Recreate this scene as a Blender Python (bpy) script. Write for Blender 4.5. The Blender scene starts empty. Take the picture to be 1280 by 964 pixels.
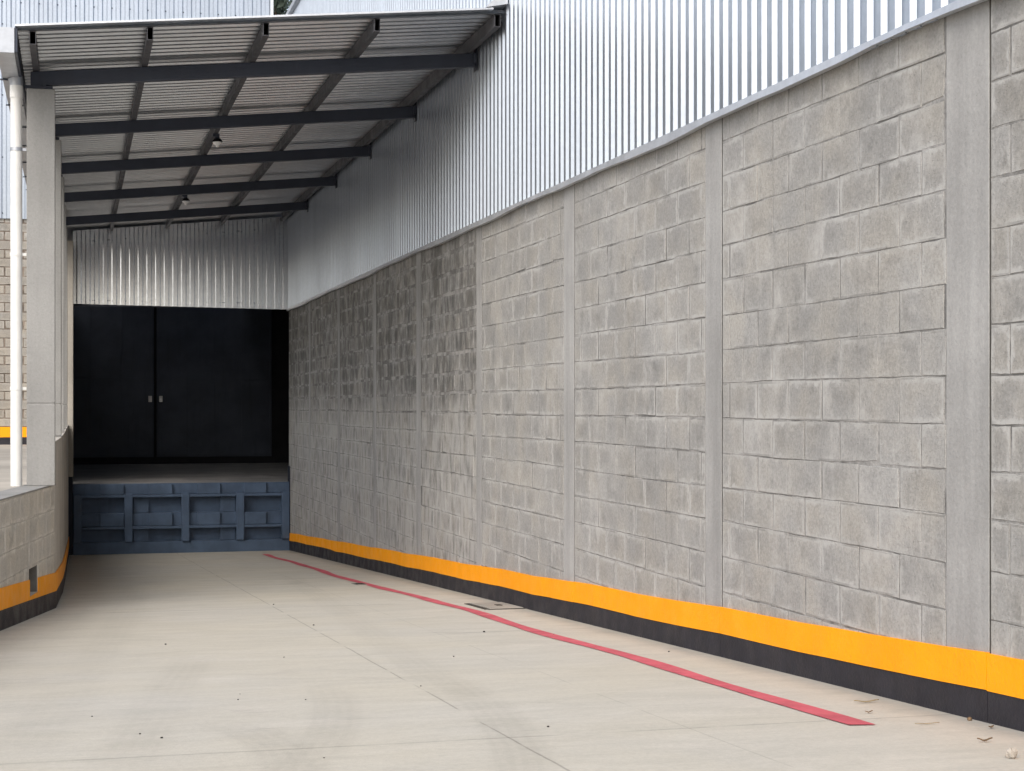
import bpy, math, random
from mathutils import Vector
R = math.radians
rnd = random.Random(7)
scene = bpy.context.scene
col = scene.collection

# world axes: +Y runs down the loading ramp along the long block wall, +X is towards that wall, z = 0 at eye height
WX = 3.622                       # face of the long block wall
YD = 29.07                       # front of the dock
YB = 39.0                        # front of the depot building
YARD = -0.874
def gz(y):                       # the ramp surface
    return max(-0.975 - 0.0535 * y, -2.56) if y > -1.9 else YARD
def rt(x): return 3.265 - 0.095 * (WX - x)      # top of the canopy rafters

# ------------------------------------------------------------------ helpers
class MB:
    def __init__(s): s.v = []; s.f = []; s.m = []; s.sm = []; s.uv = {}
    def add(s, vs, fs, mi=0, smooth=False):
        n = len(s.v); s.v += [tuple(v) for v in vs]
        for f in fs: s.f.append(tuple(n + i for i in f)); s.m.append(mi); s.sm.append(smooth)
        return s
    def box(s, x0, x1, y0, y1, z0, z1, mi=0):
        vs = [(x0,y0,z0),(x1,y0,z0),(x1,y1,z0),(x0,y1,z0),(x0,y0,z1),(x1,y0,z1),(x1,y1,z1),(x0,y1,z1)]
        return s.add(vs, [(0,3,2,1),(4,5,6,7),(0,1,5,4),(1,2,6,5),(2,3,7,6),(3,0,4,7)], mi)
    def hexa(s, vs, mi=0):       # 8 corners, same order as box
        return s.add(vs, [(0,3,2,1),(4,5,6,7),(0,1,5,4),(1,2,6,5),(2,3,7,6),(3,0,4,7)], mi)
    def tube(s, pts, r, n=16, mi=0, caps=True):
        pts = [Vector(p) for p in pts]; rings = []
        for i, p in enumerate(pts):
            d = (pts[min(i+1, len(pts)-1)] - pts[max(i-1, 0)]).normalized()
            a = d.cross(Vector((0,0,1)) if abs(d.z) < .9 else Vector((0,1,0))).normalized(); b = d.cross(a)
            rr = r[i] if isinstance(r, (list, tuple)) else r
            rings.append([p + rr*(math.cos(t)*a + math.sin(t)*b) for t in [2*math.pi*k/n for k in range(n)]])
        vs = [v for q in rings for v in q]; fs = []
        for i in range(len(pts)-1):
            for k in range(n):
                fs.append((i*n+k, i*n+(k+1)%n, (i+1)*n+(k+1)%n, (i+1)*n+k))
        s.add(vs, fs, mi, True)
        if caps:
            s.add(rings[0], [tuple(range(n))[::-1]], mi); s.add(rings[-1], [tuple(range(n))], mi)
        return s
    def build(s, name, mats, parent=None, bevel=0, fix=False):
        me = bpy.data.meshes.new(name)
        off = parent_world(parent)
        me.from_pydata([(a-off[0], b-off[1], c-off[2]) for a, b, c in s.v], [], s.f)
        mats = mats if isinstance(mats, (list, tuple)) else [mats]
        for m in mats: me.materials.append(m)
        me.polygons.foreach_set('material_index', s.m); me.polygons.foreach_set('use_smooth', s.sm)
        if s.uv:
            for li in (0, 1):
                lay = me.uv_layers.new(name='edge%d' % li).data
                for fi, q in s.uv.items():
                    for k, ls in enumerate(me.polygons[fi].loop_indices): lay[ls].uv = q[k][2*li:2*li+2]
        else: me.validate()
        me.update()
        o = bpy.data.objects.new(name, me); col.objects.link(o)
        if parent: o.parent = parent
        if bevel:
            b = o.modifiers.new('edge', 'BEVEL'); b.width = bevel; b.segments = 2; b.limit_method = 'ANGLE'; b.angle_limit = R(40)
        return o
def parent_world(o):
    p = Vector((0,0,0))
    while o: p += o.location; o = o.parent
    return p
def tag(o, label, cat, group=None):
    o['label'] = label; o['category'] = cat
    if group: o['group'] = group
    return o
def thing(name, label, cat, loc, group=None):
    o = bpy.data.objects.new(name, None); col.objects.link(o); o.location = loc
    o.empty_display_size = .3
    return tag(o, label, cat, group)
def struct(o): o['kind'] = 'structure'; return o

# camera mapping (only used to read measured places off the ramp when building)
def ramp_at(px, py, lift=0.0):
    u = (px-640)/2070; v = (507.5-py)/2070; SN, CS = .2546, .967
    d = (u*CS+SN, CS-u*SN, v); t = (-.975+lift)/(d[2]+.0535*d[1])
    return d[0]*t, d[1]*t

# ------------------------------------------------------------------ node helper
class NT:
    def __init__(s, name):
        s.mat = bpy.data.materials.new(name); s.mat.use_nodes = True
        s.t = s.mat.node_tree; s.b = s.t.nodes['Principled BSDF']
        s.pos = s.n('ShaderNodeNewGeometry').outputs['Position']
        s.geo = s.pos.node
    def n(s, ty, **k):
        o = s.t.nodes.new(ty)
        for a, b in k.items(): setattr(o, a, b)
        return o
    def put(s, sock, v):
        if isinstance(v, bpy.types.NodeSocket): s.t.links.new(v, sock)
        elif isinstance(v, (tuple, list)) and len(v) == 3 and sock.type == 'RGBA': sock.default_value = (*v, 1)
        else: sock.default_value = v
    def m(s, op, a, b=0.0, c=0.0, clamp=False):
        o = s.n('ShaderNodeMath', operation=op, use_clamp=clamp)
        s.put(o.inputs[0], a); s.put(o.inputs[1], b)
        if op in ('MULTIPLY_ADD', 'COMPARE', 'SMOOTH_MIN'): s.put(o.inputs[2], c)
        return o.outputs[0]
    def vm(s, op, a, b):
        o = s.n('ShaderNodeVectorMath', operation=op); s.put(o.inputs[0], a); s.put(o.inputs[1], b); return o.outputs[0]
    def xyz(s, v=None):
        o = s.n('ShaderNodeSeparateXYZ'); s.put(o.inputs[0], v or s.pos); return o.outputs
    def scaled(s, sc, v=None): return s.vm('MULTIPLY', v or s.pos, sc)
    def noise(s, scale, detail=4, rough=.55, v=None, dist=0):
        o = s.n('ShaderNodeTexNoise'); s.put(o.inputs['Vector'], v or s.pos)
        o.inputs['Scale'].default_value = scale; o.inputs['Detail'].default_value = detail
        o.inputs['Roughness'].default_value = rough; o.inputs['Distortion'].default_value = dist
        return o.outputs['Fac']
    def voro(s, scale, v=None, out='Distance'):
        o = s.n('ShaderNodeTexVoronoi'); s.put(o.inputs['Vector'], v or s.pos); o.inputs['Scale'].default_value = scale
        return o.outputs[out]
    def ramp(s, f, a, b, lo=0., hi=1.):
        o = s.n('ShaderNodeMapRange', interpolation_type='SMOOTHSTEP'); s.put(o.inputs[0], f)
        for i, x in enumerate((a, b, lo, hi)): s.put(o.inputs[i+1], x)
        return o.outputs[0]
    def mix(s, f, a, b, mode='MIX'):
        o = s.n('ShaderNodeMix', data_type='RGBA', blend_type=mode)
        s.put(o.inputs[0], f); s.put(o.inputs[6], a); s.put(o.inputs[7], b); return o.outputs[2]
    def gain(s, c, f):           # colour times a scalar
        o = s.n('ShaderNodeMix', data_type='RGBA', blend_type='MULTIPLY'); o.inputs[0].default_value = 1
        s.put(o.inputs[6], c); cb = s.n('ShaderNodeCombineXYZ')
        for i in range(3): s.put(cb.inputs[i], f)
        s.put(o.inputs[7], cb.outputs[0]); return o.outputs[2]
    def bump(s, h, dist, strength=1.0, prev=None):
        o = s.n('ShaderNodeBump'); o.inputs['Strength'].default_value = strength; o.inputs['Distance'].default_value = dist
        s.put(o.inputs['Height'], h)
        if prev is not None: s.put(o.inputs['Normal'], prev)
        return o.outputs[0]
    def done(s, color, rough=.8, normal=None, metal=0., spec=None):
        s.put(s.b.inputs['Base Color'], color); s.put(s.b.inputs['Roughness'], rough); s.put(s.b.inputs['Metallic'], metal)
        if normal is not None: s.put(s.b.inputs['Normal'], normal)
        if spec is not None: s.b.inputs['Specular IOR Level'].default_value = spec
        return s.mat

def mat_block(name, base, far_wear=False, tint=.11):
    t = NT(name)
    ri = t.geo.outputs['Random Per Island']
    c = t.mix(t.ramp(t.noise(2.2, 3), .35, .7), base, [base[0]*1.03, base[1]*1.0, base[2]*.95])
    c = t.gain(c, t.m('MULTIPLY_ADD', ri, tint, 1-tint/2))
    c = t.gain(c, t.ramp(t.noise(1.1, 6, .66), .3, .72, .88, 1.08))
    c = t.gain(c, t.ramp(t.noise(5.5, 6, .72), .3, .45, .80, 1.0))
    c = t.gain(c, t.ramp(t.noise(60, 4, .7), .25, .75, .83, 1.13))
    # thin downward runs and pale efflorescence
    run = t.noise(1.0, 4, .6, t.scaled((9., 9., .9)))
    c = t.gain(c, t.ramp(run, .55, .8, 1.0, .84))
    c = t.mix(t.ramp(t.noise(3.2, 5, .65, t.scaled((1, 1, .8))), .52, .78, 0, .6), c, (.47, .46, .44))
    e0 = t.xyz(t.n('ShaderNodeUVMap', uv_map='edge0').outputs[0]); e1 = t.xyz(t.n('ShaderNodeUVMap', uv_map='edge1').outputs[0])
    dist = t.m('MINIMUM', t.m('MINIMUM', e0[0], e0[1]), t.m('MINIMUM', e1[0], e1[1]))
    dn = t.m('MULTIPLY_ADD', t.m('SUBTRACT', t.noise(16, 5, .65), .5), .10, dist)
    smear = t.m('MULTIPLY', t.ramp(dn, .030, .002), t.ramp(t.noise(2.1, 4, .6), .42, .60, .1, .85))
    c = t.mix(smear, c, [b*1.30 for b in base])
    inner = t.m('MULTIPLY', t.ramp(dn, .02, .07), t.ramp(t.noise(3.4, 4, .6), .45, .65))
    c = t.gain(c, t.m('MULTIPLY_ADD', inner, -.12, 1.0))
    crack = t.m('MULTIPLY', t.ramp(dist, .0065, .0025), t.ramp(t.noise(3.1, 3, .6), .46, .56))
    c = t.gain(c, t.m('MULTIPLY_ADD', crack, -.24, 1.0))
    fine = t.noise(150, 3, .6)
    pits = t.ramp(t.voro(75), .10, .22)
    spots = t.ramp(t.noise(34, 3, .6), .62, .70)
    c = t.gain(c, t.m('MULTIPLY_ADD', pits, .20, .82))
    if far_wear:
        x, y, z = t.xyz()
        up = t.m('MULTIPLY', t.ramp(t.m('MULTIPLY_ADD', t.noise(3.0, 3),   .7, z), .10, .62), t.ramp(y, 14.88, 14.9))
        st = t.noise(1.0, 5, .65, t.scaled((6.5, 6.5, 3.2)))
        c = t.gain(c, t.m('SUBTRACT', 1.0, t.m('MULTIPLY', up, t.ramp(st, .36, .62, .06, .54))))
        st2 = t.noise(1.0, 3, .5, t.scaled((10., 10., 3.6)), .3)
        low = t.m('MULTIPLY', t.m('SUBTRACT', 1.0, up), t.ramp(y, 14.88, 14.9))
        c = t.mix(t.m('MULTIPLY', low, t.ramp(st2, .42, .64, .0, .6)), c, (.40, .395, .38))
        c = t.gain(c, t.m('SUBTRACT', 1.0, t.m('MULTIPLY', low, t.ramp(st2, .46, .30, 0, .28))))
    h = t.m('ADD', t.m('MULTIPLY', pits, .5), t.m('ADD', t.m('MULTIPLY', fine, .6), t.m('MULTIPLY', spots, .4)))
    nb = t.bump(h, .0045, .8)
    nb = t.bump(t.noise(7, 4), .012, .5, nb)
    return t.done(c, .95, nb, spec=.2)

def mat_mortar(name, base):
    t = NT(name)
    c = t.gain(base, t.ramp(t.noise(4, 4, .6), .35, .65, .55, 1.25))
    c = t.gain(c, t.ramp(t.noise(50, 3), .3, .7, .88, 1.08))
    return t.done(c, .95, t.bump(t.noise(40, 4, .6), .01, .8), spec=.2)

def mat_concrete(name, base, streak=.16, mott=.14, warm=.0, seams=True):
    t = NT(name)
    c = t.gain(base, t.ramp(t.noise(1.3, 6, .62), .3, .72, 1-mott, 1+mott))
    c = t.gain(c, t.ramp(t.noise(1.0, 4, .6, t.scaled((6., 6., .5))), .35, .75, 1.05, 1-streak))
    c = t.mix(t.ramp(t.noise(4, 5, .7), .62, .8, 0, .45), c, [b*1.28 for b in base])
    c = t.gain(c, t.ramp(t.noise(45, 4, .7), .25, .75, .92, 1.07))
    c = t.gain(c, t.ramp(t.voro(28), .05, .11, .78, 1.0))
    h = t.m('ADD', t.noise(70, 4, .6), t.m('MULTIPLY', t.noise(6, 3), 2.0))
    return t.done(c, .88, t.bump(h, .004, .7), spec=.25)

def circle3(a, b, c):
    (x1,y1),(x2,y2),(x3,y3) = a, b, c
    d = 2*(x1*(y2-y3)+x2*(y3-y1)+x3*(y1-y2))
    ux = ((x1*x1+y1*y1)*(y2-y3)+(x2*x2+y2*y2)*(y3-y1)+(x3*x3+y3*y3)*(y1-y2))/d
    uy = ((x1*x1+y1*y1)*(x3-x2)+(x2*x2+y2*y2)*(x1-x3)+(x3*x3+y3*y3)*(x2-x1))/d
    return ux, uy, math.hypot(x1-ux, y1-uy)

def mat_ramp():
    t = NT('ramp_concrete')
    x, y, z = t.xyz()
    base = (.475, .446, .378)
    c = t.mix(t.ramp(t.noise(.45, 4, .6), .35, .68), base, (.46, .442, .395))
    # broom and wear streaks across the ramp
    s1 = t.noise(1.0, 5, .65, t.scaled((1.5, 3.4, 1)), .6)
    c = t.gain(c, t.ramp(s1, .3, .75, 1.04, .935))
    s2 = t.noise(1.0, 4, .6, t.scaled((1.4, 16., 1)))
    c = t.gain(c, t.ramp(s2, .35, .72, 1.01, .98))
    c = t.mix(t.ramp(t.noise(1.0, 6, .72, t.scaled((1., 1.7, 1))), .52, .74, 0, .75), c, (.54, .51, .455))
    c = t.mix(t.ramp(t.noise(1.0, 6, .72, t.scaled((1.1, 2.0, 1)), .5), .56, .80, 0, .5), c, (.29, .27, .24))
    c = t.gain(c, t.ramp(t.noise(40, 4, .7), .25, .75, .93, 1.06))
    # short dark scrapes
    sc = t.noise(1.0, 2, .5, t.scaled((2.6, 26., 1)))
    c = t.gain(c, t.ramp(sc, .72, .80, 1.0, .78))
    # tyre marks: bundles of thin arcs
    def arc(p3, width, amp, lo, hi, c):
        cx, cy, r = circle3(*[ramp_at(*p) for p in p3])
        dx = t.m('SUBTRACT', x, cx); dy = t.m('SUBTRACT', y, cy)
        d = t.m('SUBTRACT', t.m('SQRT', t.m('ADD', t.m('MULTIPLY', dx, dx), t.m('MULTIPLY', dy, dy))), r)
        d = t.m('ADD', d, t.m('MULTIPLY', t.m('SUBTRACT', t.noise(1.5, 2), .5), .02))
        band = t.ramp(t.m('ABSOLUTE', d), width, width*.45)
        tread = t.ramp(t.m('SINE', t.m('MULTIPLY', d, 2*math.pi/(width*.34))), -.6, .7, .7, 1)
        brk = t.ramp(t.noise(1.2, 5, .7), .22, .55)
        lim = t.m('MULTIPLY', t.ramp(y, lo-.2, lo+.5), t.ramp(y, hi+.5, hi-.4))
        f = t.m('MULTIPLY', t.m('MULTIPLY', band, tread), t.m('MULTIPLY', brk, lim))
        return t.gain(c, t.m('SUBTRACT', 1.0, t.m('MULTIPLY', f, amp*.65)))
    c = arc([(403,852),(419,883),(381,957)], .15, .14, 5.3, 8.2, c)
    c = arc([(300,911),(331,924),(365,964)], .16, .16, 5.0, 7.0, c)
    c = arc([(262,800),(222,850),(170,930)], .17, .12, 6.0, 10.0, c)
    c = arc([(590,868),(628,905),(655,964)], .15, .16, 5.0, 8.2, c)
    c = arc([(330,700),(420,760),(560,860)], .16, .10, 7.5, 20.0, c)
    c = arc([(170,705),(150,780),(60,900)], .18, .08, 6.5, 18.0, c)
    # saw-cut joints
    wob = t.m('MULTIPLY', t.m('SUBTRACT', t.noise(1.2, 4), .5), .03)
    def joint(coord, at, w, amp, c, keep=None):
        d = t.m('ABSOLUTE', t.m('SUBTRACT', t.m('ADD', coord, wob), at))
        f = t.m('MULTIPLY', t.ramp(d, w, w*.3), t.ramp(t.noise(2.2, 3), .36, .52))
        if keep is not None: f = t.m('MULTIPLY', f, keep)
        return t.gain(c, t.m('SUBTRACT', 1.0, t.m('MULTIPLY', f, amp)))
    c = joint(x, 1.66, .008, .36, c)
    c = joint(x, 2.42, .007, .16, c)
    for yy, a in ((6.35, .25), (14.35, .42), (22.3, .15)):
        c = joint(y, yy, .016, a, c)
    c = joint(y, 11.2, .016, .5, c, t.ramp(x, 2.4, 2.7))
    # ramp gets darker towards the foot of the long wall
    edge = t.m('MULTIPLY', t.ramp(t.m('ADD', x, t.m('MULTIPLY', t.noise(3, 3), .25)), WX-.12, WX+.1), .22)
    c = t.gain(c, t.m('SUBTRACT', 1.0, edge))
    h = t.m('ADD', t.m('MULTIPLY', s2, .6), t.noise(90, 3, .6))
    rough = t.ramp(s1, .3, .7, .62, .82)
    return t.done(c, rough, t.bump(h, .003, .6), spec=.3)

def mat_yard():
    t = NT('yard_concrete')
    c = t.gain((.40, .375, .335), t.ramp(t.noise(.35, 5, .6), .3, .7, .82, 1.14))
    c = t.gain(c, t.ramp(t.noise(1.0, 4, .6, t.scaled((.6, 3, 1))), .3, .7, 1.06, .9))
    return t.done(c, .85, t.bump(t.noise(60, 3), .003, .6), spec=.25)

def mat_metal(name, base=(.40, .44, .495), rough=.31, metal=.72, dirt=.07, wave=.10):
    t = NT(name)
    c = t.gain(base, t.ramp(t.noise(1.0, 4, .6, t.scaled((3., 3., .6))), .3, .72, 1.04, 1-dirt))
    c = t.gain(c, t.ramp(t.noise(22, 3, .6), .3, .7, .95, 1.04))
    r = t.ramp(t.noise(4, 4, .6), .3, .7, rough-.05, rough+.10) if wave else rough
    return t.done(c, r, t.bump(t.noise(1.7, 3), .02, wave) if wave else None, metal)

def mat_paint(name, base, rough=.5, var=.10, scale=3., chips=None, bumpd=.002):
    t = NT(name)
    c = t.gain(base, t.ramp(t.noise(scale, 5, .6), .3, .7, 1-var, 1+var))
    c = t.gain(c, t.ramp(t.noise(1.0, 4, .6, t.scaled((8, 8, .8))), .5, .8, 1.0, 1-var))
    if chips:
        c = t.mix(t.ramp(t.noise(9, 6, .7), .66, .74, 0, .8), c, chips)
    return t.done(c, t.ramp(t.noise(6, 3), .3, .7, rough-.08, rough+.12), t.bump(t.noise(55, 4, .6), bumpd, .7), spec=.25)

M = {}
M['block'] = mat_block('grey_concrete_block', (.312, .309, .299), True)
M['mortar'] = mat_mortar('mortar', (.255, .25, .241))
M['smear'] = mat_mortar('smeared_mortar', (.275, .27, .26))
M['oldblock'] = mat_block('weathered_block', (.31, .292, .262), False, .20)
M['oldmortar'] = mat_mortar('brown_mortar', (.20, .165, .135))
M['lowblock'] = mat_block('low_wall_block', (.54, .52, .475), False, .10)
M['pilaster'] = mat_concrete('cast_concrete', (.315, .313, .306))
M['column'] = mat_concrete('pale_column_concrete', (.265, .264, .256), .08, .08)
M['retain'] = mat_concrete('retaining_concrete', (.50, .475, .43), .20, .14)
M['beige'] = mat_concrete('beige_concrete', (.36, .335, .295), .10, .10)
M['ramp'] = mat_ramp()
M['yard'] = mat_yard()
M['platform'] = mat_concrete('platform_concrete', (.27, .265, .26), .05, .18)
M['clad'] = mat_metal('ribbed_sheet', wave=0)
M['roof'] = mat_metal('roof_sheet', (.47, .49, .52), .29, .95, .06, 0)
M['endclad'] = mat_metal('end_sheet', (.88, .90, .93), .20, 1.0, .06, 0)
M['trim'] = mat_metal('trim_sheet', (.60, .62, .65), .45)
M['gutter'] = mat_metal('gutter_sheet', (.42, .44, .47), .42)
M['steel'] = mat_paint('dark_steel_paint', (.042, .049, .068), .42, .10)
M['purlin'] = mat_paint('grey_steel_paint', (.070, .071, .080), .5, .12)
M['void'] = mat_paint('tube_inside', (.008, .008, .010), .9, .1)
M['yellow'] = mat_paint('yellow_road_paint', (.92, .345, .002), .5, .05, 2.5, (.70, .25, .01), .006)
M['black'] = mat_paint('black_paint', (.024, .023, .029), .5, .14, 5., (.05, .049, .055), .006)
M['red'] = mat_paint('red_line_paint', (.50, .10, .13), .65, .16, 5., (.46, .30, .28))
M['blue'] = mat_paint('dock_blue_paint', (.078, .116, .182), .45, .16, 3., (.10, .12, .145), .003)
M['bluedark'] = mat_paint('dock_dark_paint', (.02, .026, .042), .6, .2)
M['door'] = mat_paint('door_black_paint', (.060, .072, .100), .42, .2, 1.5)
M['dark'] = mat_paint('interior_black_paint', (.018, .018, .022), .7, .15, 1.5)
M['white'] = mat_paint('white_pvc', (.66, .66, .64), .4, .05)
M['lampwhite'] = mat_paint('lamp_glass', (.80, .80, .80), .3, .02)
M['chrome'] = mat_metal('handle_steel', (.55, .55, .56), .3)
M['cover'] = mat_concrete('cover_concrete', (.30, .285, .255), .1, .15)
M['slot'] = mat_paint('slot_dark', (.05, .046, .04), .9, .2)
M['lining'] = mat_paint('shaded_lining', (.19, .18, .165), .9, .3)  # darkened concrete tone, puts the drain slot's shade into the colour
M['stone'] = mat_concrete('pale_stone', (.44, .40, .35), .1, .3)
M['leaf_brown'] = mat_paint('dry_leaf', (.16, .105, .06), .8, .3, 20)
M['leaf_tan'] = mat_paint('tan_leaf', (.30, .24, .14), .8, .3, 20)
M['chip'] = mat_paint('dark_chip', (.04, .038, .036), .9, .3, 20)
M['bark'] = mat_paint('bark', (.12, .09, .065), .9, .3, 6)
def mat_leaf():
    t = NT('tree_leaf')
    c = t.mix(t.geo.outputs['Random Per Island'], (.040, .062, .045), (.085, .115, .085))
    t.b.inputs['Subsurface Weight'].default_value = 0
    return t.done(c, .6)
M['leaf'] = mat_leaf()

# ------------------------------------------------------------------ shape builders
def blocks(mb, a0, a1, z0, z1, zref, put, course=.2, blk=.405, phase=0., gap=.010, jd=.0011, skew=.0022, vg=None):
    """courses of blocks between a0..a1 along the wall; put(a, z, depth) -> 3D; depth grows out of the wall face"""
    k0 = math.floor((z0-zref)/course); k1 = math.ceil((z1-zref)/course)
    sag = lambda a, k: .006*math.sin(a*.9+k*1.7)
    for k in range(k0, k1):
        zb = max(zref+k*course, z0); zt = min(zref+(k+1)*course, z1)
        if zt-zb < .03: continue
        cf = rnd.choice((.5, .7, .85, 1.0, 1.25))
        a = a0 - ((.5 if k % 2 else 0.0)*blk + phase) % blk
        while a < a1-.02:
            s = max(a, a0); e = min(a+blk+rnd.uniform(-.008, .008), a1)
            nxt = a+blk if e < a1 else e
            if e-s > .05:
                d = rnd.uniform(-jd, jd) + (.002 if rnd.random() < .1 else 0)
                g = (vg or gap)*rnd.uniform(.35, .62); gz_ = gap*rnd.uniform(.22, .42)*(cf if gap < .02 else 1)
                j = lambda: rnd.uniform(-skew, skew)
                q = [(s+g+j(), zb+gz_+j()+sag(s,k)), (e-g+j(), zb+gz_+j()+sag(e,k)), (e-g+j(), zt-gz_+j()+sag(e,k+1)), (s+g+j(), zt-gz_+j()+sag(s,k+1))]
                if rnd.random() < .10 and e-s > .2:        # a chipped corner
                    i = rnd.randrange(4); q[i] = (q[i][0]+math.copysign(rnd.uniform(.008, .022), (s+e)/2-q[i][0]), q[i][1]+math.copysign(rnd.uniform(.006, .016), (zb+zt)/2-q[i][1]))
                ca, cz = (s+e)/2, (zb+zt)/2; pl = []; wob = min(skew, .0025)
                for i in range(4):
                    p, p2 = q[i], q[(i+1)%4]
                    for t in (0, .28, .52, .77):
                        w1 = 0 if t == 0 else wob
                        pl.append((p[0]+(p2[0]-p[0])*t+rnd.uniform(-w1, w1), p[1]+(p2[1]-p[1])*t+rnd.uniform(-w1, w1)))
                n = len(pl); tx, tz = rnd.uniform(-.0012, .0012)/(e-s), rnd.uniform(-.0012, .0012)/(zt-zb)
                dp = [d+tx*(p[0]-ca)+tz*(p[1]-cz) for p in pl]; b = .0022
                fr = [put(p[0]+math.copysign(b, ca-p[0]), p[1]+math.copysign(b, cz-p[1]), dp[i]) for i, p in enumerate(pl)]
                mid = [put(p[0], p[1], dp[i]-.0022) for i, p in enumerate(pl)]
                bk = [put(p[0], p[1], -.02) for p in pl]
                mb.uv[len(mb.f)] = [(p[0]-s-g, p[1]-zb-gz_, e-g-p[0], zt-gz_-p[1]) for p in pl]
                mb.add(fr+mid+bk, [tuple(range(n))] + [(i, n+i, n+(i+1)%n, (i+1)%n) for i in range(n)] + [(n+i, 2*n+i, 2*n+(i+1)%n, n+(i+1)%n) for i in range(n)])
            a = nxt if nxt > a else a1

PITCH = .137
def ribs(mb, a0, a1, put, t0, t1, depth=.026, mi=0, pitch=PITCH):
    """trapezoid ribbed sheet: ribs run from t0 to t1 (a number or a function of a)"""
    f0 = t0 if callable(t0) else (lambda a: t0); f1 = t1 if callable(t1) else (lambda a: t1)
    prof = [(0, 0), (.050, 0), (.068, depth), (.118, depth)]
    pts = []; a = a0
    while a < a1:
        for da, h in prof:
            if a+da*pitch/.137 < a1: pts.append((a+da*pitch/.137, h))
        a += pitch
    pts.append((a1, 0))
    vs = []
    for a, h in pts: vs += [put(a, f0(a), h), put(a, f1(a), h)]
    mb.add(vs, [(2*i, 2*i+2, 2*i+3, 2*i+1) for i in range(len(pts)-1)], mi)

# ------------------------------------------------------------------ the setting: ground and ramp
FL = [(-3.0, -2.908), (6.0, -1.558), (12.9, -.523), (15.2, -.178), (17.6, -.139), (20.5, -.129), (YD, -.123)]     # foot of the left retaining wall (y, x)
def fx(y):
    for (ya, xa), (yb, xb) in zip(FL, FL[1:]):
        if y <= yb or (yb, xb) == FL[-1]: return xa + (xb-xa)*(y-ya)/(yb-ya)
mb = MB()
ys = [-3.0, 0, 3, 6, 9, 12.9, 15.2, 20, 25, YD+.3]
vs = []
for y in ys: vs += [(fx(y)-.1, y, -.975-.0535*y), (WX+.1, y, -.975-.0535*y)]
mb.add(vs, [(2*i, 2*i+1, 2*i+3, 2*i+2) for i in range(len(ys)-1)])
struct(mb.build('ramp', M['ramp']))
mb = MB(); B = 900.
ys = [-3.0, 6, 12.9, 15.2, 20, YD, YD+.2, YB+.3]
vs = []
for y in ys: vs += [(-B, y, YARD), (fx(min(y, YD))-(.12 if y <= YD else .45), y, YARD)]
mb.add(vs, [(2*i, 2*i+1, 2*i+3, 2*i+2) for i in range(len(ys)-1)])
mb.add([(-B,-B,YARD),(B,-B,YARD),(B,-3,YARD),(-B,-3,YARD)], [(0,1,2,3)])
mb.add([(WX+.2,-3,YARD),(B,-3,YARD),(B,YD+.16,YARD),(WX+.2,YD+.16,YARD)], [(0,1,2,3)])
mb.add([(6.7,YD+.16,YARD),(B,YD+.16,YARD),(B,YB+.3,YARD),(6.7,YB+.3,YARD)], [(0,1,2,3)])
mb.add([(-B,YB+.3,YARD),(B,YB+.3,YARD),(B,B,YARD),(-B,B,YARD)], [(0,1,2,3)])
struct(mb.build('ground', M['yard']))

# ------------------------------------------------------------------ long warehouse wall on the right
W = thing('warehouse', 'long grey block warehouse wall with silver ribbed cladding and a yellow and black base band', 'warehouse', (WX, 14, -2))
TOP = 1.668
edges = [-5.6, -2.7, .2, 3.16, 6.07, 8.98, 11.92, 14.86, 17.65, 20.42, 23.35, 26.4]     # near edge of each pilaster
wid =   [.26, .26, .26, .26, .345, .255, .27, .20, .24, .19, .21, .20]
putR = lambda a, z, d: (WX-d, a, z)
for i in range(len(edges)):
    y0, w = edges[i], wid[i]; y1 = y0+w; yn = edges[i+1] if i+1 < len(edges) else YD+.12
    mb = MB(); nseg = 1
    px = WX-.0012
    mb.box(px, WX+.03, y0, y1, gz(y1)-.15, TOP+.02)
    mb.build('pilaster', M['pilaster'], W, .003)
    mb = MB()
    ph = rnd.uniform(0, .4); zm = -.073 if edges[i] > 14 else TOP+.03
    blocks(mb, y1+.002, yn-.011, gz(yn)-.05, zm, 1.527, putR, phase=ph)
    mb.box(WX+.0022, WX+.03, y1, yn-.010, gz(yn)-.15, min(zm, TOP+.02), 1)
    if edges[i] > 14:                # rougher weathered courses with smeared joints
        blocks(mb, y1+.002, yn-.011, zm, TOP+.03, 1.527, putR, phase=ph, gap=.05, vg=.026, jd=.0016, skew=.006)
        mb.box(WX+.0024, WX+.03, y1, yn-.010, zm, TOP+.02, 2)
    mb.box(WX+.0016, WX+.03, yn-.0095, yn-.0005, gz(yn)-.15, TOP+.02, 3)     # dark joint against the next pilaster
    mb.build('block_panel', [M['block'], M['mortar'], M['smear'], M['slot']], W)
mb = MB(); mb.box(WX+.035, WX+.22, -5.6, YD+.12, -3, TOP+.02)
mb.build('core_wall', M['pilaster'], W)
# painted base bands
def band(name, mat, lo, hi, px):
    mb = MB()
    for i in range(3, len(edges)):
        a = edges[i] if i > 3 else -3.0; b = (edges[i+1]-.004) if i+1 < len(edges) else YD+.1
        n = 8; pts = []
        for k in range(n+1):
            y = a+(b-a)*k/n; q = .004*math.sin(y*2.3)+rnd.uniform(-.0025, .0025)
            g = -.975-.0535*y
            pts.append((y, g+lo(y)+(q if lo(y) > 0 else 0), g+hi(y)+q*1.1))
        for (ya, la, ha), (yb, lb, hb) in zip(pts, pts[1:]):
            mb.hexa([(px,ya,la),(WX+.02,ya,la),(WX+.02,yb,lb),(px,yb,lb),(px,ya,ha),(WX+.02,ya,ha),(WX+.02,yb,hb),(px,yb,hb)])
    return mb.build(name, mat, W)
bh = lambda y: .128+.0012*(y-6)+ (.014 if y > 24 else 0)
yh = lambda y: .282+.0010*(y-6)
band('black_band', M['black'], lambda y: -.1, bh, WX-.009)
band('yellow_band', M['yellow'], lambda y: bh(y)+.0015, yh, WX-.014)
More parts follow.
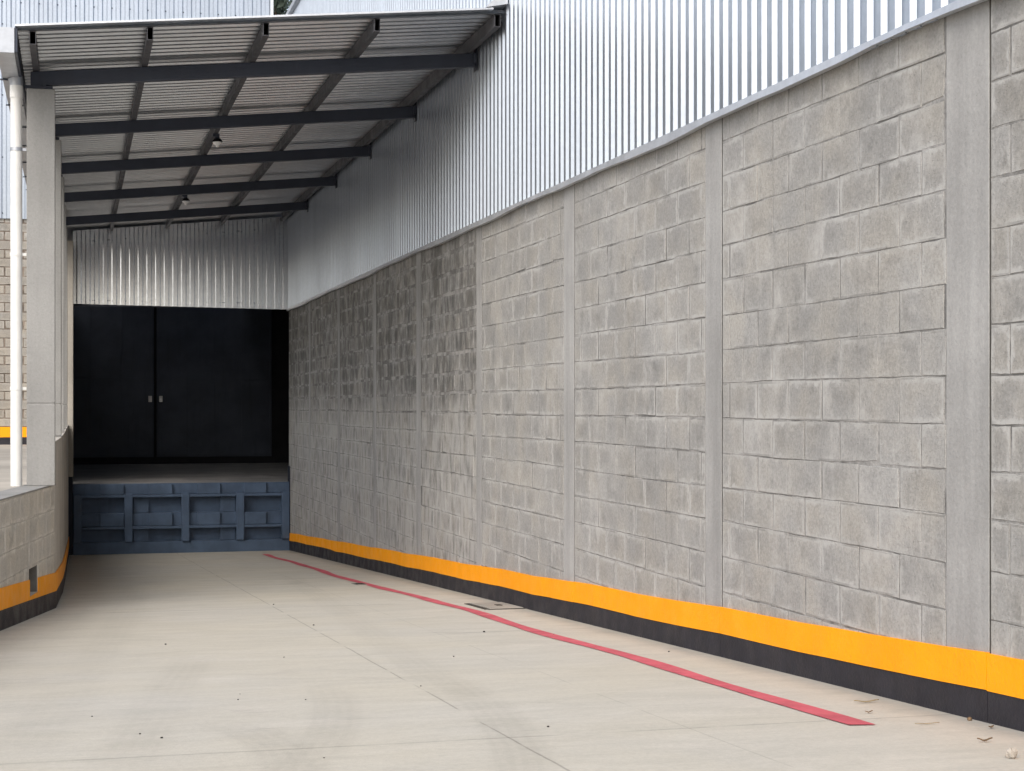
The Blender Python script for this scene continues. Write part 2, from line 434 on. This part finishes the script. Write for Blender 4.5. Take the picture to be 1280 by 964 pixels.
# ribbed cladding, flashing, eave
EV = 6.73
mb = MB(); ribs(mb, -5.6, YD+.1, lambda a, t, h: (WX-.018-h, a, t), TOP+.0, EV, depth=.024)
y = -5.5
k = 0
while y < 29:
    for zz in (TOP+.075, 2.9, 4.3, 5.7):
        if k % 2 == 0: mb.box(WX-.0255, WX-.017, y-.007, y+.007, zz-.007, zz+.007, 1)
    y += PITCH; k += 1
mb.build('cladding', [M['clad'], M['steel']], W)
mb = MB(); pts = []
yy = -5.6
while yy <= YD+.1:
    pts.append((yy, TOP-.012+.007*math.sin(yy*1.1)+.006*math.sin(yy*2.9+1)+rnd.uniform(-.003, .003))); yy += .35
for (ya, za), (yb, zb) in zip(pts, pts[1:]):
    x0, x1 = WX-.058, WX-.016
    mb.hexa([(x0,ya,za),(WX-.008,ya,za+.006),(WX-.008,yb,zb+.006),(x0,yb,zb),(x0+.006,ya,TOP+.032),(x1,ya,TOP+.044),(x1,yb,TOP+.044),(x0+.006,yb,TOP+.032)])
mb.build('flashing', M['trim'], W)
mb = MB(); mb.box(WX-.11, WX-.03, -5.6, YD+.15, EV-.02, EV+.06)
mb.build('eave_gutter', M['gutter'], W)
mb = MB()
ribs(mb, -5.6, YD+.1, lambda a, t, h: (t, a, EV+.05+.12*(t-WX)+h), WX-.1, WX+14)
mb.build('roof', M['roof'], W)
mb = MB(); mb.box(WX+.24, WX+13.8, -5.6, -5.4, -1, EV+.04); mb.box(WX+13.6, WX+13.8, -5.4, YD, -1, EV+1.6)
mb.box(WX+.24, WX+13.6, YD-.1, YD+.08, 2.9, EV+.04); mb.box(WX-.012, WX+.2, YD+.0, YD+.1, TOP+.02, EV)
mb.build('rear_wall', M['pilaster'], W)

# ------------------------------------------------------------------ depot building with the dock bay
D = thing('depot_building', 'tall depot building with silver cladding over old blocks and a black dock bay', 'depot', (1.5, YB, YARD))
DZ = 4.24
mb = MB()
putF = lambda a, z, d: (a, YB-d, z)
blocks(mb, -13.0, -.62, YARD-.05, DZ, YARD, putF, phase=.1, gap=.034, jd=.006, skew=.006)
mb.box(-13.0, -.62, YB+.0085, YB+.2, YARD-.3, DZ-.01, 1)
mb.build('block_wall', [M['oldblock'], M['oldmortar']], D)
mb = MB(); mb.box(-34, -13.02, YB, YB+.2, YARD-.3, DZ-.01); mb.build('far_wall', M['pilaster'], D)
mb = MB(); mb.box(-34, -.64, YB-.014, YB+.01, YARD-.1, YARD+.165); mb.build('black_band', M['black'], D)
mb = MB(); mb.box(-34, -.64, YB-.019, YB+.01, YARD+.167, YARD+.40); mb.build('yellow_band', M['yellow'], D)
mb = MB(); ribs(mb, -34, 4.40, lambda a, t, h: (a, YB-.03-h, t), DZ-.02, 12.6, pitch=.20)
ribs(mb, YB, YB+25, lambda a, t, h: (4.42+h, a, t), DZ-.02, 12.6, pitch=.2)
k = 0; a = -8.
while a < 4.3:
    for zz in (DZ+.1, 5.6, 7.0, 8.6, 9.1):
        mb.box(a-.012, a+.012, YB-.046, YB-.02, zz-.012, zz+.012, 1)
    a += .4
mb.build('upper_cladding', [M['clad'], M['steel']], D)
mb = MB(); mb.box(-34.1, 4.45, YB-.10, YB-.02, 12.55, 12.8); mb.box(4.40, 4.47, YB-.075, YB+.02, DZ, 12.55)
mb.build('corner_trim', M['trim'], D)
mb = MB(); mb.add([(-34.2,YB-.1,12.8),(4.5,YB-.1,12.8),(4.5,YB+25,14.6),(-34.2,YB+25,14.6)], [(0,1,2,3)])
mb.build('roof', M['roof'], D)
# bay: walls, ceiling
mb = MB()
mb.box(-.6, 6.8, YB+.03, YB+.2, -2.6, DZ-.02)                       # rear of the bay
mb.box(6.6, 6.8, YD+.2, YB+.02, -2.6, 2.86); mb.box(-.62, -.42, YD+.2, YB+.02, -2.6, 2.80)
mb.box(3.66, 6.59, YD+.13, YD+.19, -2.6, 2.86)
mb.box(3.72, 6.8, YD+.12, YB, 2.87, 2.95)
mb.build('bay_wall', M['dark'], D)
mb = MB(); mb.box(-.41, 6.59, YB-.03, YB+.02, -1.36, -1.20); mb.build('plinth', M['dark'], D)
for x0, x1, hx, m in ((-.40, 1.735, 1.70, M['door']), (1.80, 4.44, 1.86, M['door'])):
    mb = MB(); mb.box(x0, x1, YB-.02, YB+.025, -1.18, 2.62)
    n = max(2, int((x1-x0)/.66))
    for i in range(n+1):
        xx = x0+.02+(x1-x0-.08)*i/n; mb.box(xx, xx+.04, YB-.032, YB-.018, -1.16, 2.6)
    for zz in (-1.15, .6, 2.5): mb.box(x0+.03, x1-.03, YB-.030, YB-.0185, zz, zz+.05)
    dl = mb.build('door_leaf', m, D, .004)
    mb = MB(); xh = hx-(.05 if hx < 1.8 else -.03)
    mb.box(xh-.04, xh+.04, YB-.05, YB-.033, .09, .23); mb.box(xh-.022, xh+.022, YB-.085, YB-.052, .12, .20)
    mb.build('handle', M['chrome'], dl, .005)
# cladding skirt closing the end of the canopy
mb = MB(); ribs(mb, -.05, WX-.012, lambda a, t, h: (a, YD+.05-h, t), lambda a: 1.735-.012*a, lambda a: rt(a)+.06, depth=.036, pitch=.146)
a = -.02; k = 0
while a < 3.55:
    mb.box(a+.018, a+.032, YD+.042, YD+.052, 1.79, 1.805, 1)
    mb.box(a+.018, a+.032, YD+.042, YD+.052, rt(a)-.14, rt(a)-.125, 1)
    a += PITCH*2
mb.build('end_cladding', [M['endclad'], M['steel']], D)
mb = MB(); mb.box(-.05, WX-.02, YD+.06, YD+.12, 1.70, 1.78); mb.build('lintel', M['steel'], D)
mb = MB(); mb.box(-.30, -.045, YD-.32, YD+.10, -1.19, rt(-.2)-.13); mb.build('jamb', M['beige'], D, .008)

# ------------------------------------------------------------------ loading dock
K = thing('loading_dock', 'raised loading dock with dark blue panelled front and bumper posts', 'loading dock', (1.75, YD, -2.5))
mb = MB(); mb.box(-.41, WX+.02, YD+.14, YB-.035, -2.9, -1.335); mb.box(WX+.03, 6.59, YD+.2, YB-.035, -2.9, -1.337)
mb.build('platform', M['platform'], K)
DX = lambda p: -.17 + (p-82)*(3.608+.17)/(361-82)
y_ = lambda d: YD+.14-d
mb = MB(); mb.box(-.10, WX-.005, y_(.055), YD+.139, -2.7, -1.34); mb.build('front_panel', M['blue'], K)
for z0, z1, nm in ((-1.515, -1.331, 'top_beam'), (-2.055, -1.835, 'middle_beam'), (-2.60, -2.325, 'bottom_rail')):
    dd = .17 if nm != 'bottom_rail' else .20
    mb = MB(); mb.box(DX(91), WX-.006, y_(dd), y_(.056), z0, z1); mb.build(nm, M['blue'], K, .008)
    if nm == 'bottom_rail': continue
    mb = MB(); mb.box(DX(101), DX(351), y_(dd+.07), y_(.056), z0-.05, z0-.002); mb.build('lower_lip', M['blue'], K, .006)
    for a, b in ((123.8,153),(184,213),(244,273),(303,331.5)):
        mb = MB(); mb.box(DX(a), DX(b)-.002, y_(dd+.06), y_(dd+.001), z0+.002, z1-.003); mb.build('bumper_plate', M['blue'], K, .008)
for p in (91.5, 153.5, 224, 293, 351):
    mb = MB(); mb.box(DX(p), DX(p+10), y_(.25), y_(.056), -2.322, -1.50); mb.build('post', M['blue'], K, .01)
for a, b in ((164.7, 183.8), (273.2, 292.6)):
    for za, zb in ((-2.324, -2.112), (-1.832, -1.57)):
        mb = MB(); mb.box(DX(a), DX(b), y_(.13), y_(.056), za, zb); mb.build('filler_plate', M['blue'], K, .006)
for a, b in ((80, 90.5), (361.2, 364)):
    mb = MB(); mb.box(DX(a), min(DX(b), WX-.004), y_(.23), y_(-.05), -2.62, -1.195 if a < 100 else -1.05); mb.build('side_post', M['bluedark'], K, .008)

# ------------------------------------------------------------------ left retaining wall
L = thing('retaining_wall', 'low concrete retaining wall with yellow and black base on the open yard side', 'retaining wall', (-.5, 13, -1.7))
LT = -.70; TH = .22
def seg(mb, ya, yb, off, z0a, z0b, z1a, z1b, th):
    """slab following the foot line between ya..yb; off = how far the face stands out of the wall"""
    xa, xb = fx(ya), fx(yb)
    mb.hexa([(xa-th,ya,z0a),(xa+off,ya,z0a),(xb+off,yb,z0b),(xb-th,yb,z0b),(xa-th,ya,z1a),(xa+off,ya,z1a),(xb+off,yb,z1b),(xb-th,yb,z1b)])
gr = lambda y: -.975-.0535*y
N0, N1, NZ0, NZ1 = 13.92, 14.32, -1.545, -1.32                       # the drain slot
mb = MB()
for a, b in ((-3, 3), (3, 6), (6, 12.9), (12.9, N0), (N1, 15.2)):
    seg(mb, a, b, 0, gr(a)-.3, gr(b)-.3, LT, LT, TH)
seg(mb, N0, N1, 0, gr(N0)-.3, gr(N1)-.3, NZ0, NZ0, TH); seg(mb, N0, N1, 0, NZ1, NZ1, LT, LT, TH)
seg(mb, N0, N1, -.12, NZ0, NZ0, NZ1, NZ1, TH)
mb.build('wall_body', M['retain'], L)
mb = MB(); putL = lambda a, z, d: (fx(a)+.0032+d, a, z)
for a, b, c, d in ((2.0, N0-.004, -3, LT), (N1+.004, 15.17, -3, LT), (N0, N1, NZ1+.004, LT), (N0, N1, gr(N1)-.05, NZ0-.004)):
    blocks(mb, a, b, max(c, gr(b)-.05), d-.004, LT-.004, putL, gap=.008)
mb.build('block_face', M['lowblock'], L)
mb = MB(); seg(mb, N0+.002, N1-.002, -.112, NZ0+.002, NZ0+.002, NZ1-.002, NZ1-.002, .118)
seg(mb, N1-.006, N1-.0018, -.004, NZ0+.002, NZ0+.002, NZ1-.002, NZ1-.002, .118)
mb.build('drain_shade_lining', M['lining'], L)  # added facing that darkens the slot's back and far reveal like shade
mb = MB()
for a, b in ((15.205, 17.6), (17.6, 20.5), (20.5, YD-.33)): seg(mb, a, b, 0, gr(a)-.3, gr(b)-.3, -.315, -.315, .16)
mb.build('ramp_side_wall', M['retain'], L)
mb = MB(); 
for a, b in ((-3, 6), (6, 12.9), (12.9, 15.2)): seg(mb, a, b, .006, LT+.001, LT+.001, LT+.012, LT+.012, TH+.006)
mb.build('coping', M['column'], L)
def lband(name, mat, lo, hi, off):
    mb = MB()
    cuts = [-3, 0, 3, 6, 9, 11, 12.9, N0, N1, 15.2, 17.6, 20.5, 24, 27, YD-.1]
    for a, b in zip(cuts, cuts[1:]):
        la, lb, ha, hb = gr(a)+lo, gr(b)+lo, gr(a)+hi, gr(b)+hi
        if name == 'yellow_band' and a == N0: ha, hb = min(ha, NZ0), min(hb, NZ0)
        if ha-la > .01: seg(mb, a, b, off, la, lb, ha, hb, -.0005)
    return mb.build(name, mat, L)
lband('black_band', M['black'], -.1, .150, .007)
lband('yellow_band', M['yellow'], .1515, .315, .011)

# ------------------------------------------------------------------ canopy
C = thing('canopy', 'dark steel canopy with ribbed roof on square concrete columns over the loading ramp', 'canopy', (1.6, 14.5, -1.5))
YF = 13.76
bay = [14.9, 17.70, 20.55, 23.40, 26.40]
mb = MB(); ribs(mb, YF, YB-.05, lambda a, t, h: (t, a, rt(t)+.112+h), -.46, WX-.048, depth=.046, pitch=.15)
mb.build('roof_sheet', M['roof'], C)
mb = MB(); x0, x1 = -.47, WX-.17
mb.hexa([(x0,YF-.03,rt(x0)+.142),(x1,YF-.03,rt(x1)+.142),(x1,YF+.12,rt(x1)+.142),(x0,YF+.12,rt(x0)+.142),
         (x0,YF-.03,rt(x0)+.158),(x1,YF-.03,rt(x1)+.158),(x1,YF+.12,rt(x1)+.158),(x0,YF+.12,rt(x0)+.158)])
mb.build('edge_trim', M['trim'], C)
mb = MB(); x0, x1 = WX-.23, WX-.047
mb.hexa([(x0,YF-.04,rt(x0)+.162),(x1,YF-.04,rt(x0)+.20),(x1,YB-10,rt(x0)+.20),(x0,YB-10,rt(x0)+.162),
         (x0,YF-.04,rt(x0)+.168),(x1,YF-.04,rt(x0)+.36),(x1,YB-10,rt(x0)+.36),(x0,YB-10,rt(x0)+.168)])
mb.build('apron_flashing', M['trim'], C)
def slope_box(mb, x0, x1, y0, y1, zlo, zhi):
    mb.hexa([(x0,y0,rt(x0)+zlo),(x1,y0,rt(x1)+zlo),(x1,y1,rt(x1)+zlo),(x0,y1,rt(x0)+zlo),
             (x0,y0,rt(x0)+zhi),(x1,y0,rt(x1)+zhi),(x1,y1,rt(x1)+zhi),(x0,y1,rt(x0)+zhi)])
r0 = None
for i, y in enumerate(bay):
    if i == 0:
        mb = MB(); slope_box(mb, -.38, WX-.055, y-.035, y+.035, -.128, 0)
        r0 = mb.build('rafter', M['steel'], C, .008)
        mb = MB(); mb.box(WX-.05, WX-.047, y-.06, y+.06, rt(WX)-.17, rt(WX)+.04); mb.box(WX-.08, WX-.0505, y-.05, y-.0355, rt(WX)-.10, rt(WX)-.01)
        e0 = mb.build('end_plate', M['steel'], C)
    else:
        for src in (r0, e0):
            c = src.copy(); col.objects.link(c); c.parent = C; c.location = (0, y-bay[0], 0)
for i, x in enumerate((-.335, .584, 1.523, 2.455, 3.50)):
    mb = MB(); w = .025; y0 = YF+.02; y1 = YD-.06
    z0, z1 = rt(x)+.002, rt(x)+.108; t = .004
    # open-ended box tube
    o = [(x-w,z0),(x+w,z0),(x+w,z1),(x-w,z1)]; n = [(x-w+t,z0+t),(x+w-t,z0+t),(x+w-t,z1-t),(x-w+t,z1-t)]
    vs = [(a,y0,b) for a,b in o]+[(a,y0,b) for a,b in n]+[(a,y1,b) for a,b in o]
    mb.add(vs, [(k, (k+1)%4, 4+(k+1)%4, 4+k) for k in range(4)]+[(k, 8+k, 8+(k+1)%4, (k+1)%4) for k in range(4)]+[(8,11,10,9)])
    vs = [(a,y0,b) for a,b in n]+[(a,y0+.5,b) for a,b in n]
    mb.add(vs, [(k, (k+1)%4, 4+(k+1)%4, 4+k) for k in range(4)]+[(4,5,6,7)], 1)
    mb.build('purlin', [M['purlin'], M['void']], C)
for i, y in enumerate(bay):
    xr = (-.175, -.146, -.136, -.132, -.128)[i]; top = rt(-.3)-.165; bot = LT if i == 0 else -.316
    mb = MB()
    jz = .02
    mb.box(xr-.235, xr, y-.10, y+.13, bot+.013, jz-.004); mb.box(xr-.235, xr, y-.10, y+.13, jz+.004, top)
    mb.box(xr-.23, xr-.006, y-.095, y+.125, jz-.01, jz+.01)
    mb.build('column', M['column'], C, .006)
    mb = MB(); mb.box(xr-.25, xr-.02, y-.06, y+.06, top+.001, top+.034); mb.box(xr-.10, xr-.075, y-.055, y-.04, top+.035, top+.06)
    mb.build('base_bracket', M['steel'], C)
# box gutter on the low edge
mb = MB(); gx0, gx1 = -.63, -.475; g1 = rt(-.45)+.13; g0 = g1-.20; ya, yb = YF-.02, YD
mb.add([(gx0,ya,g1),(gx0+.02,ya,g0),(gx1,ya,g0),(gx1,ya,g1),(gx0,yb,g1),(gx0+.02,yb,g0),(gx1,yb,g0),(gx1,yb,g1)],
       [(0,1,5,4),(1,2,6,5),(2,3,7,6),(0,3,2,1),(4,5,6,7)])
mb.box(gx0-.012, gx0-.001, ya, yb, g1-.02, g1+.004)
for k in range(12): 
    yy = ya+1.1+k*1.25; mb.box(gx0+.0, gx1, yy, yy+.03, g0-.012, g0-.002, 1)
mb.build('gutter', [M['gutter'], M['steel']], C)
mb = MB(); slope_box(mb, -.474, -.452, YF-.01, YD, -.06, .135); mb.build('fascia', M['steel'], C)

# downpipe
px_, py_ = -.495, 14.82
P = thing('downpipe', 'white plastic downpipe standing beside the nearest square canopy column', 'downpipe', (px_, py_, LT))
mb = MB(); mb.tube([(px_, py_, LT+.013), (px_, py_, 1.0), (px_, py_, 2.80)], .049, 20); mb.build('pipe', M['white'], P)
mb = MB(); mb.tube([(px_, py_, 2.64), (px_, py_, 2.745)], .054, 20); mb.build('socket', M['white'], P)
mb = MB(); mb.tube([(px_, py_, 2.745), (px_, py_, 2.78), (px_-.01, py_, 2.815)], [.052,.056,.062], 16); mb.build('outlet', M['gutter'], P)
for z in (.15, 1.3, 2.2):
    mb = MB(); mb.tube([(px_, py_, z-.015), (px_, py_, z+.015)], .0525, 20); mb.box(px_+.03, -.412, py_-.012, py_+.012, z-.012, z+.012)
    mb.build('clip', M['white'] if z < 2 else M['gutter'], P)

# lamps hung from the middle purlin
for lab, (lx, ly) in (('nearer of the two small bare bulb lamps hanging under the canopy', (1.545, 18.93)),
                      ('farther small bare bulb lamp hanging under the canopy above the dock', (1.545, 24.5))):
    zt = rt(lx)
    T = thing('ceiling_lamp', lab, 'lamp', (lx, ly, zt-.12), 'lamps under the canopy')
    mb = MB(); mb.box(lx-.055, lx+.02, ly-.05, ly+.05, zt-.03, zt+.001); mb.tube([(lx,ly,zt-.03),(lx,ly,zt-.055)], .025, 14)
    mb.build('mount', M['steel'], T)
    mb = MB(); mb.tube([(lx,ly,zt-.05),(lx,ly,zt-.075),(lx,ly,zt-.09)], [.035,.055,.058], 18); mb.build('socket', M['void'], T)
    mb = MB(); mb.tube([(lx,ly,zt-.09),(lx,ly,zt-.105),(lx,ly,zt-.122),(lx,ly,zt-.14),(lx,ly,zt-.147)], [.056,.05,.024,.018,.006], 18); mb.build('bulb', M['lampwhite'], T)

# ------------------------------------------------------------------ on the ramp
mb = MB(); pts = []
yy = 6.16
while yy < 27.6:
    x = 3.105+.018*math.sin(yy*.9)+.012*math.sin(yy*2.1+1) - (.10*min(1, max(0, (yy-13.5)/5)))+(.055*math.exp(-((yy-13.3)/.9)**2))
    w = .052 + .006*math.sin(yy*3.1)+rnd.uniform(-.003, .003)
    pts.append((x-w, x+w, yy+.0, gr(yy)+.004)); yy += .25
vs = []
for a, b, y, z in pts: vs += [(a, y-(.0 if y > 6.3 else -.025), z), (b, y, z)]
mb.add(vs, [(2*i, 2*i+1, 2*i+3, 2*i+2) for i in range(len(pts)-1)])
tag(mb.build('painted_line', M['red']), 'faded red painted line along the ramp floor beside the block wall', 'floor line')

def on_ramp_box(mb, x0, x1, y0, y1, lo, hi, mi=0):
    mb.hexa([(x0,y0,gr(y0)+lo),(x1,y0,gr(y0)+lo),(x1,y1,gr(y1)+lo),(x0,y1,gr(y1)+lo),(x0,y0,gr(y0)+hi),(x1,y0,gr(y0)+hi),(x1,y1,gr(y1)+hi),(x0,y1,gr(y1)+hi)], mi)
T = thing('drain_cover', 'square concrete drain cover set in the ramp against the wall base', 'drain cover', (3.46, 13.7, gr(13.7)))
mb = MB(); on_ramp_box(mb, 3.32, WX-.016, 13.32, 14.06, -.02, .010); on_ramp_box(mb, 3.45, 3.50, 13.6, 13.7, .0101, .016, 1)
mb.build('slab', [M['cover'], M['slot']], T, .004)
mb = MB(); on_ramp_box(mb, 3.30, WX-.012, 13.27, 13.318, -.01, .0045); on_ramp_box(mb, 3.275, 3.318, 13.32, 14.08, -.01, .0045); on_ramp_box(mb, 3.30, WX-.012, 14.062, 14.10, -.01, .0045)
mb.build('frame', M['slot'], T)
T = thing('drain_grate', 'small dark drain slot in the ramp between the red line and the wall', 'drain', (3.2, 19.0, gr(19)))
gxx, gyy = ramp_at(449, 730.5)
T.location = (gxx, gyy, gr(gyy))
mb = MB(); on_ramp_box(mb, gxx-.06, gxx+.06, gyy-.17, gyy+.17, -.01, .006); mb.build('grate_frame', M['cover'], T)
mb = MB()
for k in range(6): on_ramp_box(mb, gxx-.05, gxx+.05, gyy-.15+k*.052, gyy-.15+k*.052+.034, .0061, .0075)
mb.build('slot', M['slot'], T)
# pale stone
def lump(name, x, y, r, mat, seed, squash=.75, lift=0.):
    q = random.Random(seed); mb = MB(); n, m = 12, 7; vs = []
    z0 = gr(y)+r*squash*.85
    def j(th, ph): return 1+.16*math.sin(3*th+seed)*math.sin(2*ph)+.10*math.cos(5*th-seed)+q.uniform(-.09, .09)
    for i in range(m):
        ph = math.pi*(i+.5)/m
        for k in range(n):
            th = 2*math.pi*k/n; rr = r*j(th, ph)
            vs.append((x+rr*math.sin(ph)*math.cos(th), y+rr*math.sin(ph)*math.sin(th)*.85, max(gr(y)+.0005, z0+rr*squash*math.cos(ph))))
    fs = [(i*n+k, (i+1)*n+k, (i+1)*n+(k+1)%n, i*n+(k+1)%n) for i in range(m-1) for k in range(n)]
    fs += [tuple(range(n)), tuple(range((m-1)*n, m*n))[::-1]]
    mb.add(vs, fs); return mb.build(name, mat)
sx, sy = ramp_at(1264, 948)
tag(lump('stone', sx, sy, .021, M['stone'], 3, .95), 'pale crumbled stone lying on the ramp near the wall corner', 'stone')
def leaf(name, px, py, ln, ang, mat, curl=.012, w=.28):
    x, y = ramp_at(px, py); mb = MB(); n = 8; vs = []
    for i in range(n+1):
        t = i/n; ww = ln*w*.5*math.sin(math.pi*min(1, t*.98+.01))**.8*(1-.35*t)+.0008
        cx = (t-.5)*ln; h = .003+curl*(math.cos((t-.5)*math.pi*2)*-.4+.5)
        for s in (-1, 0, 1):
            lx, ly = cx, s*ww
            X = x+lx*math.cos(ang)-ly*math.sin(ang); Y = y+lx*math.sin(ang)+ly*math.cos(ang)
            vs.append((X, Y, gr(Y)+h+abs(s)*curl*.35))
    fs = []
    for i in range(n):
        for s in (0, 1): fs.append((3*i+s, 3*i+s+1, 3*(i+1)+s+1, 3*(i+1)+s))
    mb.add(vs, fs, 0, True); o = mb.build(name, mat)
    sol = o.modifiers.new('thick', 'SOLIDIFY'); sol.thickness = .0012
    return o
G = 'dry leaves on the ramp'
tag(leaf('dry_leaf', 1083, 879, .12, -.05, M['leaf_tan'], .010, .16), 'long tan dry leaf just past the end of the red line', 'leaf', G)
tag(leaf('dry_leaf', 1086, 892, .04, .1, M['leaf_brown'], .008, .3), 'short brown dry leaf beside the end of the red line', 'leaf', G)
tag(leaf('dry_leaf', 1231, 928, .06, -.15, M['leaf_brown'], .012, .3), 'curled brown dry leaf closest to the pale stone', 'leaf', G)
tag(leaf('dry_leaf', 1159, 906, .11, -.05, M['leaf_tan'], .004, .08), 'thin straw coloured leaf between the red line and the wall', 'leaf', G)
tag(lump('clod', *ramp_at(1212, 901), .011, M['leaf_brown'], 5), 'small brown clod touching the black wall base', 'clod')
tag(leaf('dry_leaf', 1239, 911, .035, .4, M['leaf_brown'], .008, .4), 'small dark leaf near the black wall base right of the clod', 'leaf', G)
for k, (a, b, r) in enumerate([(207,806,.014),(392,782,.016),(297.5,875,.008),(300,868,.006),(115,896,.008),(175,918,.009),(202,923,.011),(342,756,.014),(355,822,.009),(685,909,.011),(605,790.5,.018),(382,875,.007),(567,821,.010),(692,794,.010),(836,815,.012),(405,948,.007),(526,858,.008)]):
    tag(lump('debris_chip', *ramp_at(a, b), r*.5, M['chip'], 20+k, .6), 'tiny dark chip of debris lying on the pale concrete ramp', 'debris', 'dark chips scattered over the ramp')

# ------------------------------------------------------------------ tree behind the depot
def tree(loc, H, rad, label, seed):
    q = random.Random(seed); T = thing('tree', label, 'tree', loc)
    bx, by, bz = loc
    mb = MB(); mb.tube([(bx,by,bz-.3),(bx+.2,by,bz+H*.3),(bx-.1,by+.2,bz+H*.55),(bx,by,bz+H*.85)], [.45,.34,.25,.08], 10)
    cl = []
    for k in range(26):
        a = q.uniform(0, 6.28); hh = q.uniform(.42, .97); rr = rad*q.uniform(.3, 1)*(1.1-abs(hh-.68)*1.5)
        c = Vector((bx+rr*math.cos(a), by+rr*math.sin(a), bz+H*hh)); cl.append(c)
        s = Vector((bx, by, bz+H*hh*.72)); mb.tube([s, (s+c)/2+Vector((0,0,.3)), c], [.13,.08,.03], 6)
    mb.build('trunk', M['bark'], T)
    mb = MB()
    for c in cl:
        R_ = q.uniform(.9, 1.9)
        for _ in range(480):
            d = Vector((q.gauss(0,1), q.gauss(0,1), q.gauss(0,.7))); d = d.normalized()*R_*q.random()**.4
            p = c+d; n = Vector((q.gauss(0,1),q.gauss(0,1),q.gauss(.4,1))).normalized()
            a = n.orthogonal().normalized(); b = n.cross(a); s = q.uniform(.10, .22)
            mb.add([p-a*s*1.5, p+b*s*.6, p+a*s*1.5, p-b*s*.6], [(0,1,2,3)])
    mb.build('crown', M['leaf'], T)
def far(px, Yc):
    u = (px-640)/2070; return (u*.967+.2546)*Yc, (.967-u*.2546)*Yc
x, y = far(360, 80)
tree((x, y, YARD), 22.0, 4.6, 'dark green tree showing in the gap between the roofs', 4)

# ------------------------------------------------------------------ light, sky, camera
w = bpy.data.worlds.new('World'); scene.world = w; w.use_nodes = True
nt = w.node_tree; bg = nt.nodes['Background']
sky = nt.nodes.new('ShaderNodeTexSky'); sky.sky_type = 'NISHITA'; sky.sun_disc = False
EL, AZ = R(42), R(214)           # direction the sun stands in: compass angle from +Y towards +X
sky.sun_elevation = EL; sky.sun_rotation = AZ; sky.air_density = 1.0; sky.dust_density = 4.0; sky.ozone_density = 1.0
hs = nt.nodes.new('ShaderNodeHueSaturation'); hs.inputs['Saturation'].default_value = .6
nt.links.new(sky.outputs[0], hs.inputs['Color']); nt.links.new(hs.outputs[0], bg.inputs[0]); bg.inputs[1].default_value = .15
sd = bpy.data.lights.new('sun', 'SUN'); sd.energy = .5; sd.angle = R(60); sd.color = (1, .975, .94)
so = bpy.data.objects.new('sun', sd); col.objects.link(so)
dv = Vector((math.sin(AZ)*math.cos(EL), math.cos(AZ)*math.cos(EL), math.sin(EL)))
so.rotation_euler = dv.to_track_quat('Z', 'Y').to_euler(); so.location = (0, -5, 20)

cd = bpy.data.cameras.new('camera'); cam = bpy.data.objects.new('camera', cd); col.objects.link(cam)
cd.sensor_width = 36; cd.lens = 36*2070/1280; cd.shift_y = 25.5/1280; cd.clip_end = 3000; cd.clip_start = .05
cam.location = (0, 0, 0); cam.rotation_euler = (R(90), 0, -math.asin(.2546))
scene.camera = cam
vs = scene.view_settings
vs.view_transform = 'Standard'; vs.look = 'None'; vs.exposure = 0.85; vs.gamma = 1; vs.use_curve_mapping = False
scene.cycles.max_bounces = 8; scene.cycles.diffuse_bounces = 5
